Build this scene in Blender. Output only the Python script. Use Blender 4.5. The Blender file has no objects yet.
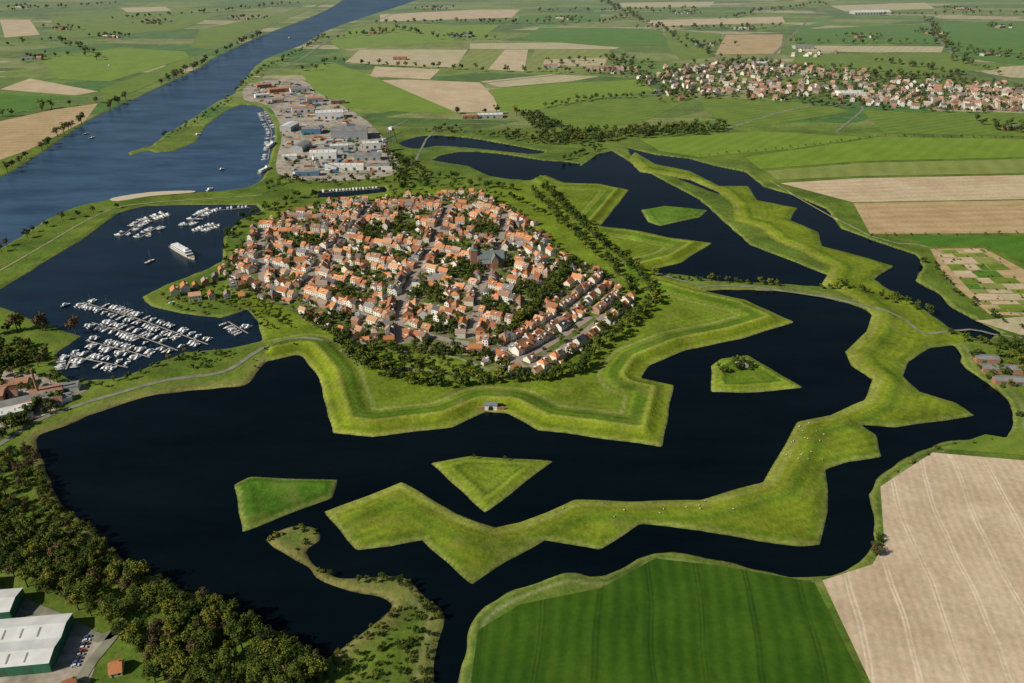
import bpy, math, random
import numpy as np
from mathutils import Vector
random.seed(7); rng=np.random.default_rng(7)
scene=bpy.context.scene
# ---------------------------------------------------------------- image pixels -> ground metres, projected through the camera model
H=350.0; F=796.0; PITCH=math.atan((341.5+80)/F)
cp,sp=math.cos(PITCH),math.sin(PITCH)
def G(u,v):
    a=(u-512)/F; b=(341.5-v)/F
    z=-sp+b*cp; y=cp+b*sp
    t=H/(-z)
    return (a*t, y*t)
def GP(l): return [G(u,v) for u,v in l]
def smooth(pts,closed=True,n=4):
    out=[];N=len(pts)
    rngi=range(N) if closed else range(N-1)
    for i in rngi:
        if closed: p0,p1,p2,p3=pts[i-1],pts[i],pts[(i+1)%N],pts[(i+2)%N]
        else: p0,p1,p2,p3=pts[max(i-1,0)],pts[i],pts[i+1],pts[min(i+2,N-1)]
        for k in range(n):
            t=k/n
            q=[]
            for c in (0,1):
                q.append(0.5*((2*p1[c])+(-p0[c]+p2[c])*t+(2*p0[c]-5*p1[c]+4*p2[c]-p3[c])*t*t+(-p0[c]+3*p1[c]-3*p2[c]+p3[c])*t**3))
            out.append(tuple(q))
    if not closed: out.append(pts[-1])
    return out
# ---------------------------------------------------------------- node helpers
def newmat(name,rough=0.9,spec=0.2):
    m=bpy.data.materials.new(name); m.use_nodes=True
    nt=m.node_tree; b=nt.nodes['Principled BSDF']
    b.inputs['Roughness'].default_value=rough
    b.inputs['Specular IOR Level'].default_value=spec
    return m,nt,b
def N(nt,t,**kw):
    n=nt.nodes.new(t)
    for k,v in kw.items(): setattr(n,k,v)
    return n
def noise(nt,scale,detail=3,vec=None,rough=0.55):
    n=N(nt,'ShaderNodeTexNoise'); n.inputs['Scale'].default_value=scale; n.inputs['Detail'].default_value=detail
    n.inputs['Roughness'].default_value=rough
    if vec is not None: nt.links.new(vec,n.inputs['Vector'])
    return n.outputs[0]
def maprange(nt,src,a,b,c,d):
    n=N(nt,'ShaderNodeMapRange'); nt.links.new(src,n.inputs[0])
    for i,v in enumerate((a,b,c,d)): n.inputs[i+1].default_value=v
    return n.outputs[0]
def math_(nt,op,a,b=None,c=None):
    n=N(nt,'ShaderNodeMath',operation=op)
    for i,s in enumerate((a,b,c)):
        if s is None: continue
        if isinstance(s,(int,float)): n.inputs[i].default_value=s
        else: nt.links.new(s,n.inputs[i])
    return n.outputs[0]
def mix(nt,fac,a,b,mode='MIX'):
    n=N(nt,'ShaderNodeMixRGB',blend_type=mode)
    for i,s in enumerate((fac,a,b)):
        if isinstance(s,(int,float)): n.inputs[i].default_value=s
        elif isinstance(s,tuple): n.inputs[i].default_value=(s[0],s[1],s[2],1)
        else: nt.links.new(s,n.inputs[i])
    return n.outputs[0]
def scalec(nt,col,fac):
    n=N(nt,'ShaderNodeVectorMath',operation='SCALE')
    nt.links.new(col,n.inputs[0])
    if isinstance(fac,(int,float)): n.inputs['Scale'].default_value=fac
    else: nt.links.new(fac,n.inputs['Scale'])
    return n.outputs[0]
def ramp(nt,src,stops,interp='LINEAR'):
    n=N(nt,'ShaderNodeValToRGB'); cr=n.color_ramp; cr.interpolation=interp
    while len(cr.elements)>1: cr.elements.remove(cr.elements[-1])
    cr.elements[0].position=stops[0][0]; cr.elements[0].color=(*stops[0][1],1)
    for p,c in stops[1:]:
        e=cr.elements.new(p); e.color=(*c,1)
    nt.links.new(src,n.inputs[0]); return n.outputs[0]
def pos(nt): return N(nt,'ShaderNodeNewGeometry').outputs['Position']
HAZE_TINT=(0.30,0.33,0.30)
def haze_tint(nt,col):  # distance haze painted into the base colour, growing with world y
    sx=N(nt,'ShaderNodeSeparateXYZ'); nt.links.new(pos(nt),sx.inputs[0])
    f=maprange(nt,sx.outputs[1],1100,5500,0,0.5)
    return mix(nt,f,col,HAZE_TINT)
# ---------------------------------------------------------------- water & land outlines
WATER={}
WATER['moat']=smooth(GP([(36,440),(60,428),(110,408),(160,394),(215,389),(250,383),(266,361),(300,356),(350,400),(400,415),(480,395),(560,415),(640,425),(640,385),(628,365),(660,340),(740,318),(715,305),(700,293),(725,290),(790,292),(850,304),(872,314),(890,330),(905,340),(945,343),(958,350),(965,368),(1000,392),(1012,412),(1005,436),(960,440),(928,448),(885,472),(870,495),(874,540),(845,570),(790,576),(715,560),(655,553),(605,576),(565,573),(510,592),(475,615),(467,645),(455,700),(448,790),(423,790),(432,683),(444,617),(425,598),(400,576),(360,578),(330,574),(306,553),(318,541),(314,529),(297,526),(266,541),(300,562),(325,583),(350,590),(380,596),(394,608),(370,628),(325,660),(295,640),(240,616),(215,600),(180,590),(125,560),(90,528),(60,502),(46,470)]),n=3)
WATER['inner']=GP([(560,180),(578,168),(598,154),(612,151),(640,168),(700,200),(750,245),(835,278),(826,287),(770,283),(720,281),(680,275),(655,273),(640,250),(595,232),(590,200),(562,190)])
WATER['outer']=GP([(628,148),(655,155),(690,159),(715,166),(745,172),(764,187),(798,197),(826,209),(842,229),(880,243),(916,255),(923,267),(915,281),(936,292),(952,308),(1000,333),(985,342),(940,330),(890,290),(860,270),(800,240),(770,215),(720,195),(660,172),(632,160)])
WATER['n1']=smooth(GP([(400,143),(425,136),(468,138),(530,149),(545,152),(530,154),(480,149),(440,146),(415,149)]))
WATER['n2']=smooth(GP([(432,160),(458,152),(500,154),(545,161),(580,164),(568,180),(520,180),(490,176),(468,166)]),n=2)
WATER['dock']=GP([(318,191),(385,187),(387,193),(345,198),(318,197)])
WATER['harbour']=GP([(-90,328),(0,290),(45,262),(82,240),(118,213),(145,206),(190,205),(256,205),(262,211),(240,220),(224,238),(222,262),(200,272),(165,285),(142,297),(150,306),(180,314),(220,318),(248,310),(268,331),(262,341),(225,349),(185,352),(150,366),(120,378),(75,381),(55,372),(58,352),(82,336),(62,330),(0,307),(-90,345)])
WATER['river']=smooth(GP([(-140,252),(0,178),(28,162),(75,130),(98,116),(150,92),(200,68),(215,58),(262,36),(310,18),(335,6),(352,-6),(380,-20),(470,-22),(430,-5),(400,6),(362,18),(324,32),(302,45),(264,60),(246,78),(234,95),(240,104),(262,108),(275,130),(268,165),(260,181),(240,189),(195,193),(110,200),(60,213),(0,249),(-140,318)]),n=3)
T=GP([(255,310),(268,361),(300,354),(319,378),(325,405),(333,433),(372,437),(430,430),(452,427),(486,412),(508,413),(538,430),(600,438),(662,447),(668,415),(674,385),(641,378),(650,365),(686,350),(740,339),(794,322),(745,300),(700,290),(655,277),(652,270),(680,263),(712,243),(672,238),(640,231),(600,226),(610,214),(629,190),(600,184),(565,183),(545,175),(520,184),(480,190),(440,186),(350,196),(270,215),(225,260),(225,300)])
TL=T[1:35]
CI=GP([(628,160),(640,172),(690,180),(718,192),(732,205),(735,222),(758,228),(775,242),(800,252),(830,268),(822,285),(850,298),(872,315),(866,332),(845,352),(852,366),(873,380),(864,400),(830,415),(797,422),(785,445),(763,482),(700,500),(640,501),(575,500),(545,513),(520,523),(495,528),(455,513),(402,482),(325,512)])
CO=GP([(357,550),(390,547),(422,540),(472,584),(505,562),(545,540),(600,550),(622,536),(640,524),(700,530),(755,541),(800,546),(820,545),(828,510),(826,470),(848,462),(882,457),(876,435),(862,425),(895,427),(976,416),(955,402),(920,392),(903,376),(908,362),(930,348),(960,344),(985,342),(950,328),(915,303),(895,292),(870,282),(893,266),(860,256),(822,246),(818,232),(790,220),(797,208),(757,200),(748,186),(720,186),(690,171),(655,164),(635,152)])
C=CI+CO
ISL=[GP(l) for l in ([(430,463),(472,456),(553,461),(485,513)],[(235,485),(250,477),(337,480),(332,498),(243,532)],[(711,366),(722,359),(748,355),(804,388),(742,393),(711,392)],[(641,210),(665,206),(708,210),(700,217),(660,226),(648,222)])]
MOLE=[GP(l) for l in ([(146,150),(165,135),(190,120),(215,103),(236,93),(244,104),(228,110),(206,126),(196,142),(175,151),(155,153)],[(128,153),(148,146),(149,150),(130,156)])]
# ---------------------------------------------------------------- terrain grid (rectilinear, finer around the town)
xs=list(np.arange(-1100,860,2.6)); x=860;d=5
while x<14000: xs.append(x); d*=1.2; x+=d
x=-1100;d=5;left=[]
while x>-14000: d*=1.2; x-=d; left.append(x)
xs=np.array(left[::-1]+xs)
ys=[];y=-4000
while y<180: ys.append(y); y+=max(12,(180-y)*0.15)
y=180
while y<6500: ys.append(y); y+=1.9+(y/1000)**2*1.6
d=60
while y<40000: ys.append(y); d*=1.15; y+=d
ys=np.array(ys)
XX,YY=np.meshgrid(xs,ys); X=XX.ravel(); Y=YY.ravel()
def sdp(X,Y,poly,closed=True):
    d2=np.full(X.shape,1e12); ins=np.zeros(X.shape,bool); n=len(poly)
    for i in range(n if closed else n-1):
        ax,ay=poly[i]; bx,by=poly[(i+1)%n]
        ex,ey=bx-ax,by-ay; L=ex*ex+ey*ey+1e-9
        px=X-ax; py=Y-ay
        t=np.clip((px*ex+py*ey)/L,0,1)
        d2=np.minimum(d2,(px-t*ex)**2+(py-t*ey)**2)
        if closed:
            c=(ay>Y)!=(by>Y)
            if abs(ey)>1e-9: ins^= c & (px< ex*(Y-ay)/ey)
    dd=np.sqrt(d2)
    return np.where(ins,-dd,dd) if closed else dd
MARG=60.0
def gsd(poly,closed=True):
    P=np.array(poly); m=(X>P[:,0].min()-MARG)&(X<P[:,0].max()+MARG)&(Y>P[:,1].min()-MARG)&(Y<P[:,1].max()+MARG)
    out=np.full(X.shape,MARG); out[m]=np.minimum(sdp(X[m],Y[m],poly,closed),MARG); return out
A=np.full(X.shape,MARG)
for k,p in WATER.items():
    s=gsd(p); A=np.minimum(A,s)
    if k=='moat': Amoat=s
wob=0.7*np.sin(X*0.21+np.sin(Y*0.13)*2)+0.6*np.sin(Y*0.17+X*0.07)+0.6*np.sin(X*0.043-Y*0.061)
A2=A+wob*np.clip(1-np.abs(A)/8,0,1)
LAND=1.3
z=np.interp(A2,[-6,0,3],[-2.5,0,LAND])
w2=0.35*np.sin(X*0.11+Y*0.05)+0.3*np.sin(Y*0.19-X*0.09)
BT=-gsd(T)+w2; dT=gsd(TL,False)
BC=-gsd(C)+w2; dC=gsd(CI,False)
BI=np.full(X.shape,-MARG)
for p in ISL: BI=np.maximum(BI,-gsd(p)+w2)
BM=np.full(X.shape,-MARG)
for p in MOLE: BM=np.maximum(BM,-gsd(p)+wob)
zT=np.interp(BT,[-6,0,2,5],[-2.5,0,0.9,LAND])+np.where(BT>4,np.interp(dT,[6,9,14,17.5,20,27,30,34],[0,0.3,3.3,3.5,2.5,2.3,0.8,0]),0)
zC=np.minimum(np.interp(BC,[-6,0,2,8,18],[-2.5,0,1.0,1.5,3.4]),np.interp(dC,[0,3,9,12,14,36],[0.3,1.4,1.5,3.2,3.2,1.5]))
zC=np.where(BC<0,np.interp(BC,[-6,0],[-2.5,0]),zC)
zI=np.interp(BI,[-6,0,2,7,9,13],[-2.5,0,0.9,2.4,2.4,1.6])
zM=np.interp(BM,[-6,0,3],[-2.5,0,LAND])
z=np.maximum.reduce([z,np.where(BT>0,zT,np.interp(BT,[-6,0],[-2.5,0])),zC,zI,zM])
D=np.maximum.reduce([A,BT,BC,BI,BM])
def C3(c): return np.array(c)[None,:]
n1=(np.sin(X*0.031+1.3*np.sin(Y*0.017))*np.sin(Y*0.027+1.1*np.sin(X*0.023))+1)/2
col=C3((0.075,0.13,0.018))*(1-n1[:,None])+C3((0.125,0.18,0.024))*n1[:,None]
def blend(mask,c):
    global col
    mm=np.clip(mask,0,1)[:,None]; col=col*(1-mm)+C3(c)*mm
def line(dist,c,w): return np.clip(1-np.abs(dist-c)/w,0,1)
RY=(0.175,0.225,0.013)
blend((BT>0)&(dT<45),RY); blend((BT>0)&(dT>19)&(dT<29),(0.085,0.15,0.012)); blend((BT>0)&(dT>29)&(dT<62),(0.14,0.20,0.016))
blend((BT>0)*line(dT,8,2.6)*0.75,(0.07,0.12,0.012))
blend((BT>0)*line(dT,16,2.4)*0.6,(0.29,0.31,0.08))
blend((BT>0)*line(dT,36,2.4)*0.6,(0.29,0.29,0.12))
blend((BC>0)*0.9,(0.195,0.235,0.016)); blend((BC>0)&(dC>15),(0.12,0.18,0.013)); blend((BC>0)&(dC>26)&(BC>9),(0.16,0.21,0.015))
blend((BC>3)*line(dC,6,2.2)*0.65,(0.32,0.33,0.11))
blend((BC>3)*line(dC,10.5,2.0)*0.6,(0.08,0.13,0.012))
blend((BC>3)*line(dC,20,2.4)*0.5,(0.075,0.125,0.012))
blend(BI>0,(0.165,0.235,0.014)); blend((BI>10),(0.11,0.18,0.013)); blend((BI>0)*line(BI,8,2)*0.6,(0.26,0.31,0.05)); blend((BI>0)*line(BI,11,1.6)*0.5,(0.06,0.11,0.01))
blend(-gsd(ISL[1])>0,(0.065,0.15,0.012)); blend(-gsd(ISL[0])>12,(0.165,0.235,0.02))
isl3=-gsd(ISL[3]); blend(isl3>0,(0.09,0.18,0.018))
blend(((D>0)&(D<3.2))*0.6,(0.22,0.235,0.065))
land0=(BC<0)*(BT<0)*(BI<0)*1.0
blend(land0*(X>-60)*line(Amoat,8,2.2)*0.65,(0.27,0.27,0.13))
blend(land0*(X<-40)*(Y<700)*np.clip(1-Amoat/14,0,1)*0.75,(0.19,0.165,0.06))
stripe=1+0.09*np.sin(dT*0.9)*((BT>0)&(dT<55))+0.09*np.sin(dC*0.8)*(BC>0)+0.08*np.sin(BI*0.9)*(BI>0)
blot=1+0.14*np.sin(X*0.09+2*np.sin(Y*0.05))*np.sin(Y*0.11+2*np.sin(X*0.04))
col=col*(stripe*blot)[:,None]
blend(np.clip((0.0-D)/1.0,0,1),(0.012,0.016,0.012))
me=bpy.data.meshes.new('ground')
nx,ny=len(xs),len(ys); nv=nx*ny
me.vertices.add(nv); me.vertices.foreach_set('co',np.stack([X,Y,z],1).astype(np.float32).ravel())
idx=np.arange(nv).reshape(ny,nx)
q=np.stack([idx[:-1,:-1],idx[:-1,1:],idx[1:,1:],idx[1:,:-1]],-1).reshape(-1,4)
me.loops.add(q.size); me.loops.foreach_set('vertex_index',q.ravel().astype(np.int32))
me.polygons.add(len(q)); me.polygons.foreach_set('loop_start',np.arange(0,q.size,4,dtype=np.int32)); me.polygons.foreach_set('loop_total',np.full(len(q),4,dtype=np.int32))
me.update(calc_edges=True)
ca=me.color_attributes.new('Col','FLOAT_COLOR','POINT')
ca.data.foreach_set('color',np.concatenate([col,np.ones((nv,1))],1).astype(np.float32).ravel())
Z2=z.reshape(ny,nx)
def hgt(px,py):
    i=int(np.clip(np.searchsorted(xs,px)-1,0,nx-2)); j=int(np.clip(np.searchsorted(ys,py)-1,0,ny-2))
    tx=(px-xs[i])/(xs[i+1]-xs[i]); ty=(py-ys[j])/(ys[j+1]-ys[j])
    return float((Z2[j,i]*(1-tx)+Z2[j,i+1]*tx)*(1-ty)+(Z2[j+1,i]*(1-tx)+Z2[j+1,i+1]*tx)*ty)
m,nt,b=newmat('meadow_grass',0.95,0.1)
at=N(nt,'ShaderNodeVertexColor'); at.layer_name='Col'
P=pos(nt)
mp=N(nt,'ShaderNodeMapping'); nt.links.new(P,mp.inputs[0]); mp.inputs['Rotation'].default_value=(0,0,0.35); mp.inputs['Scale'].default_value=(1/300,1/105,0.001)
vo=N(nt,'ShaderNodeTexVoronoi'); vo.distance='CHEBYCHEV'; vo.inputs['Scale'].default_value=1; vo.inputs['Randomness'].default_value=0.75; nt.links.new(mp.outputs[0],vo.inputs['Vector'])
sv=N(nt,'ShaderNodeSeparateColor'); nt.links.new(vo.outputs['Color'],sv.inputs[0])
patch=ramp(nt,sv.outputs[0],[(0,(0.10,0.16,0.03)),(0.2,(0.15,0.21,0.04)),(0.4,(0.07,0.13,0.028)),(0.55,(0.19,0.22,0.07)),(0.7,(0.11,0.19,0.03)),(0.82,(0.06,0.15,0.03)),(0.9,(0.36,0.31,0.19))],'CONSTANT')
sx=N(nt,'ShaderNodeSeparateXYZ'); nt.links.new(P,sx.inputs[0])
fy=maprange(nt,sx.outputs[1],1500,1560,0,1); fz=maprange(nt,sx.outputs[2],1.1,1.29,0,1)
cc=mix(nt,math_(nt,'MULTIPLY',fy,fz),at.outputs[0],patch)
cc=scalec(nt,cc,maprange(nt,noise(nt,1/45,4,P),0.3,0.7,0.72,1.24))
cc=scalec(nt,cc,maprange(nt,noise(nt,1/4,4,P,0.7),0.25,0.75,0.62,1.34))
cc=mix(nt,maprange(nt,noise(nt,1/18,4,P),0.52,0.72,0,0.5),cc,(0.19,0.18,0.045))
nt.links.new(haze_tint(nt,cc),b.inputs['Base Color'])
bp=N(nt,'ShaderNodeBump'); bp.inputs['Strength'].default_value=0.7; bp.inputs['Distance'].default_value=0.7
nt.links.new(noise(nt,1/2.5,3,P),bp.inputs['Height']); nt.links.new(bp.outputs[0],b.inputs['Normal'])
me.materials.append(m)
go=bpy.data.objects.new('ground',me); scene.collection.objects.link(go)
me.polygons.foreach_set('use_smooth',np.ones(len(q),bool))
# ---------------------------------------------------------------- mesh builder
class MB:
    def __init__(s): s.v=[];s.f=[];s.m=[]
    def face(s,pts,mi=0):
        n=len(s.v); s.v+=[tuple(p) for p in pts]; s.f.append(tuple(range(n,n+len(pts)))); s.m.append(mi)
    def frustum(s,x0,x1,y0,y1,z0,z1,mi=0,ix=0,iy=0,bottom=False):
        a=[(x0,y0,z0),(x1,y0,z0),(x1,y1,z0),(x0,y1,z0)]; c=[(x0+ix,y0+iy,z1),(x1-ix,y0+iy,z1),(x1-ix,y1-iy,z1),(x0+ix,y1-iy,z1)]
        for i in range(4):
            j=(i+1)%4; s.face([a[i],a[j],c[j],c[i]],mi)
        s.face(c,mi)
        if bottom: s.face(a[::-1],mi)
    box=frustum
    def cone(s,x,y,z0,z1,r0,r1,n=6,mi=0,x1=None,y1=None):
        x1=x if x1 is None else x1; y1=y if y1 is None else y1
        A=[(x+r0*math.cos(2*math.pi*i/n),y+r0*math.sin(2*math.pi*i/n),z0) for i in range(n)]
        B=[(x1+r1*math.cos(2*math.pi*i/n),y1+r1*math.sin(2*math.pi*i/n),z1) for i in range(n)]
        for i in range(n):
            j=(i+1)%n; s.face([A[i],A[j],B[j],B[i]],mi)
        if r1>0.01: s.face(B,mi)
    def gable(s,x0,x1,y0,y1,z0,z1,mr=1,mw=0,ov=0.3):
        ym=(y0+y1)/2; k=(z1-z0)/(ym-y0)
        for (ya,sg) in ((y0,-1),(y1,1)):
            zl=z0-ov*k
            p=[(x0-ov,ya+sg*ov,zl+0.05),(x1+ov,ya+sg*ov,zl+0.05),(x1+ov,ym,z1+0.05),(x0-ov,ym,z1+0.05)]
            s.face(p if sg<0 else p[::-1],mr)
        s.face([(x0,y1,z0),(x0,y0,z0),(x0,ym,z1)],mw); s.face([(x1,y0,z0),(x1,y1,z0),(x1,ym,z1)],mw)
    def mesh(s,name,mats):
        me=bpy.data.meshes.new(name); me.from_pydata(s.v,[],s.f)
        for m in mats: me.materials.append(m)
        me.polygons.foreach_set('material_index',s.m); me.update(); return me
def put(name,mesh,x,y,z=None,rz=0,sc=1,parent=None):
    o=bpy.data.objects.new(name,mesh); scene.collection.objects.link(o)
    o.location=(x,y,hgt(x,y) if z is None else z); o.rotation_euler=(0,0,rz)
    o.scale=sc if isinstance(sc,tuple) else (sc,sc,sc)
    if parent: o.parent=parent
    return o
def empty(name):
    e=bpy.data.objects.new(name,None); scene.collection.objects.link(e); return e
def sheet(name,pts,z,mat):
    b_=MB(); b_.face([(p[0],p[1],z) for p in pts]); me=b_.mesh(name,[mat])
    if me.polygons[0].normal.z<0: me.flip_normals()
    o=bpy.data.objects.new(name,me); scene.collection.objects.link(o); return o
def resample(pts,step):
    out=[pts[0]]
    for a,b_ in zip(pts[:-1],pts[1:]):
        L=math.hypot(b_[0]-a[0],b_[1]-a[1]); n=max(1,int(L/step))
        for i in range(1,n+1): out.append((a[0]+(b_[0]-a[0])*i/n,a[1]+(b_[1]-a[1])*i/n))
    return out
def ribbon(name,pts,w,mat,lift=0.3,drape=True,zz=1.5,parent=None):
    pts=resample(pts,5); b_=MB(); rows=[]
    for i,p in enumerate(pts):
        a=pts[max(i-1,0)]; c=pts[min(i+1,len(pts)-1)]; dx,dy=c[0]-a[0],c[1]-a[1]; L=math.hypot(dx,dy) or 1
        nx_,ny_=-dy/L*w/2,dx/L*w/2
        row=[]
        for s_ in (1,0,-1):
            X_,Y_=p[0]+nx_*s_,p[1]+ny_*s_
            row.append((X_,Y_,(max(hgt(X_,Y_),0.4)+lift) if drape else zz))
        rows.append(row)
    for r0,r1 in zip(rows[:-1],rows[1:]):
        b_.face([r0[1],r1[1],r1[0],r0[0]]); b_.face([r0[2],r1[2],r1[1],r0[1]])
    o=bpy.data.objects.new(name,b_.mesh(name,[mat])); scene.collection.objects.link(o)
    if parent: o.parent=parent
    return o
# ---------------------------------------------------------------- water
def watermat(name,c,c2,wave,bstr,rough,spec):
    m,nt,b=newmat(name,rough,spec); b.inputs['IOR'].default_value=1.33
    P=pos(nt); mp=N(nt,'ShaderNodeMapping'); nt.links.new(P,mp.inputs[0]); mp.inputs['Rotation'].default_value=(0,0,0.9); mp.inputs['Scale'].default_value=(1,3.2,1)
    n_=noise(nt,1/150,6,mp.outputs[0],0.68)
    nt.links.new(mix(nt,maprange(nt,n_,0.36,0.68,0,1),c,c2),b.inputs['Base Color'])
    bp=N(nt,'ShaderNodeBump'); bp.inputs['Strength'].default_value=bstr; bp.inputs['Distance'].default_value=0.3
    nt.links.new(noise(nt,1/wave,4,mp.outputs[0],0.6),bp.inputs['Height']); nt.links.new(bp.outputs[0],b.inputs['Normal']); return m
wm=watermat('still_moat_water',(0.0012,0.0036,0.0052),(0.0026,0.0066,0.0088),5,0.3,0.1,0.14)
wr=watermat('river_water_surface',(0.014,0.042,0.085),(0.050,0.10,0.165),9,0.9,0.28,0.5)  # bluer sky reflection and light ripple streaks painted into the base colour
wh=watermat('harbour_water_surface',(0.003,0.010,0.019),(0.008,0.021,0.036),5,0.6,0.2,0.28)
sheet('moat_water',[(-1500,100),(1500,100),(1500,2600),(-1500,2600)],0.0,wm)
sheet('river_water',[(-6000,G(0,278)[1])]+GP([(0,278),(60,228),(110,208),(200,199),(262,192),(300,130),(290,80),(340,40),(420,15)])+[(200,7500),(-6000,7500)],0.03,wr)
sheet('harbour_water',[(-6000,G(0,280)[1]-6)]+GP([(0,280),(60,230),(110,211),(200,200.5),(262,194),(285,220),(285,345),(150,382),(0,382)])+[(-6000,G(0,382)[1])],0.06,wh)
# ---------------------------------------------------------------- fields
def fieldmat(name,c1,c2,ang,sp,amt=0.25,tram=0.0,tc=None,tw=1.0):
    m,nt,b=newmat(name,0.95,0.05); P=pos(nt)
    mp=N(nt,'ShaderNodeMapping'); nt.links.new(P,mp.inputs[0]); mp.inputs['Rotation'].default_value=(0,0,ang)
    s=N(nt,'ShaderNodeSeparateXYZ'); nt.links.new(mp.outputs[0],s.inputs[0])
    wig=math_(nt,'MULTIPLY',noise(nt,1/90,1,P),14)
    u=math_(nt,'ADD',s.outputs[0],wig)
    st=math_(nt,'SINE',math_(nt,'MULTIPLY',u,2*math.pi/sp))
    nn=noise(nt,1/50,5,P,0.6)
    f=math_(nt,'ADD',math_(nt,'MULTIPLY',st,amt),maprange(nt,nn,0.3,0.7,-0.1,1.1))
    cc=mix(nt,f,c1,c2)
    if tram:
        fr=math_(nt,'ABSOLUTE',math_(nt,'SUBTRACT',math_(nt,'FRACT',math_(nt,'DIVIDE',u,tram)),0.5))
        pair=math_(nt,'ABSOLUTE',math_(nt,'SUBTRACT',math_(nt,'MULTIPLY',fr,tram),1.1))
        g=maprange(nt,pair,0.3*tw,0.7*tw,0.6,0)
        g=math_(nt,'MULTIPLY',g,maprange(nt,noise(nt,1/35,3,P),0.35,0.6,0.3,1))
        cc=mix(nt,g,cc,tc or tuple(v*0.6 for v in c1))
    cc=scalec(nt,cc,maprange(nt,noise(nt,1/3.5,4,P,0.7),0.25,0.75,0.80,1.2))
    nt.links.new(haze_tint(nt,cc),b.inputs['Base Color']); return m
FM={
 'soil':fieldmat('ploughed_soil',(0.41,0.315,0.205),(0.55,0.44,0.31),0.20,5.5,0.15,24,(0.70,0.60,0.46),1.1),
 'soil2':fieldmat('dry_soil',(0.42,0.32,0.20),(0.52,0.42,0.28),1.45,16,0.25),
 'soil3':fieldmat('brown_soil',(0.35,0.25,0.13),(0.44,0.33,0.18),1.5,20,0.3),
 'soil4':fieldmat('pale_soil',(0.47,0.39,0.26),(0.36,0.33,0.18),0.6,18,0.3),
 'crop':fieldmat('winter_wheat',(0.028,0.075,0.007),(0.052,0.11,0.010),0.12,9,0.3,30,(0.018,0.042,0.007),1.3),
 'g1':fieldmat('bright_pasture',(0.13,0.21,0.022),(0.17,0.25,0.03),0.7,22,0.25),
 'g2':fieldmat('deep_green_crop',(0.06,0.15,0.02),(0.085,0.18,0.024),1.2,26,0.3),
 'g3':fieldmat('pale_pasture',(0.17,0.21,0.05),(0.22,0.25,0.07),0.3,30,0.3),
 'g4':fieldmat('mid_pasture',(0.10,0.165,0.022),(0.15,0.21,0.03),1.1,18,0.35),
}
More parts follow.
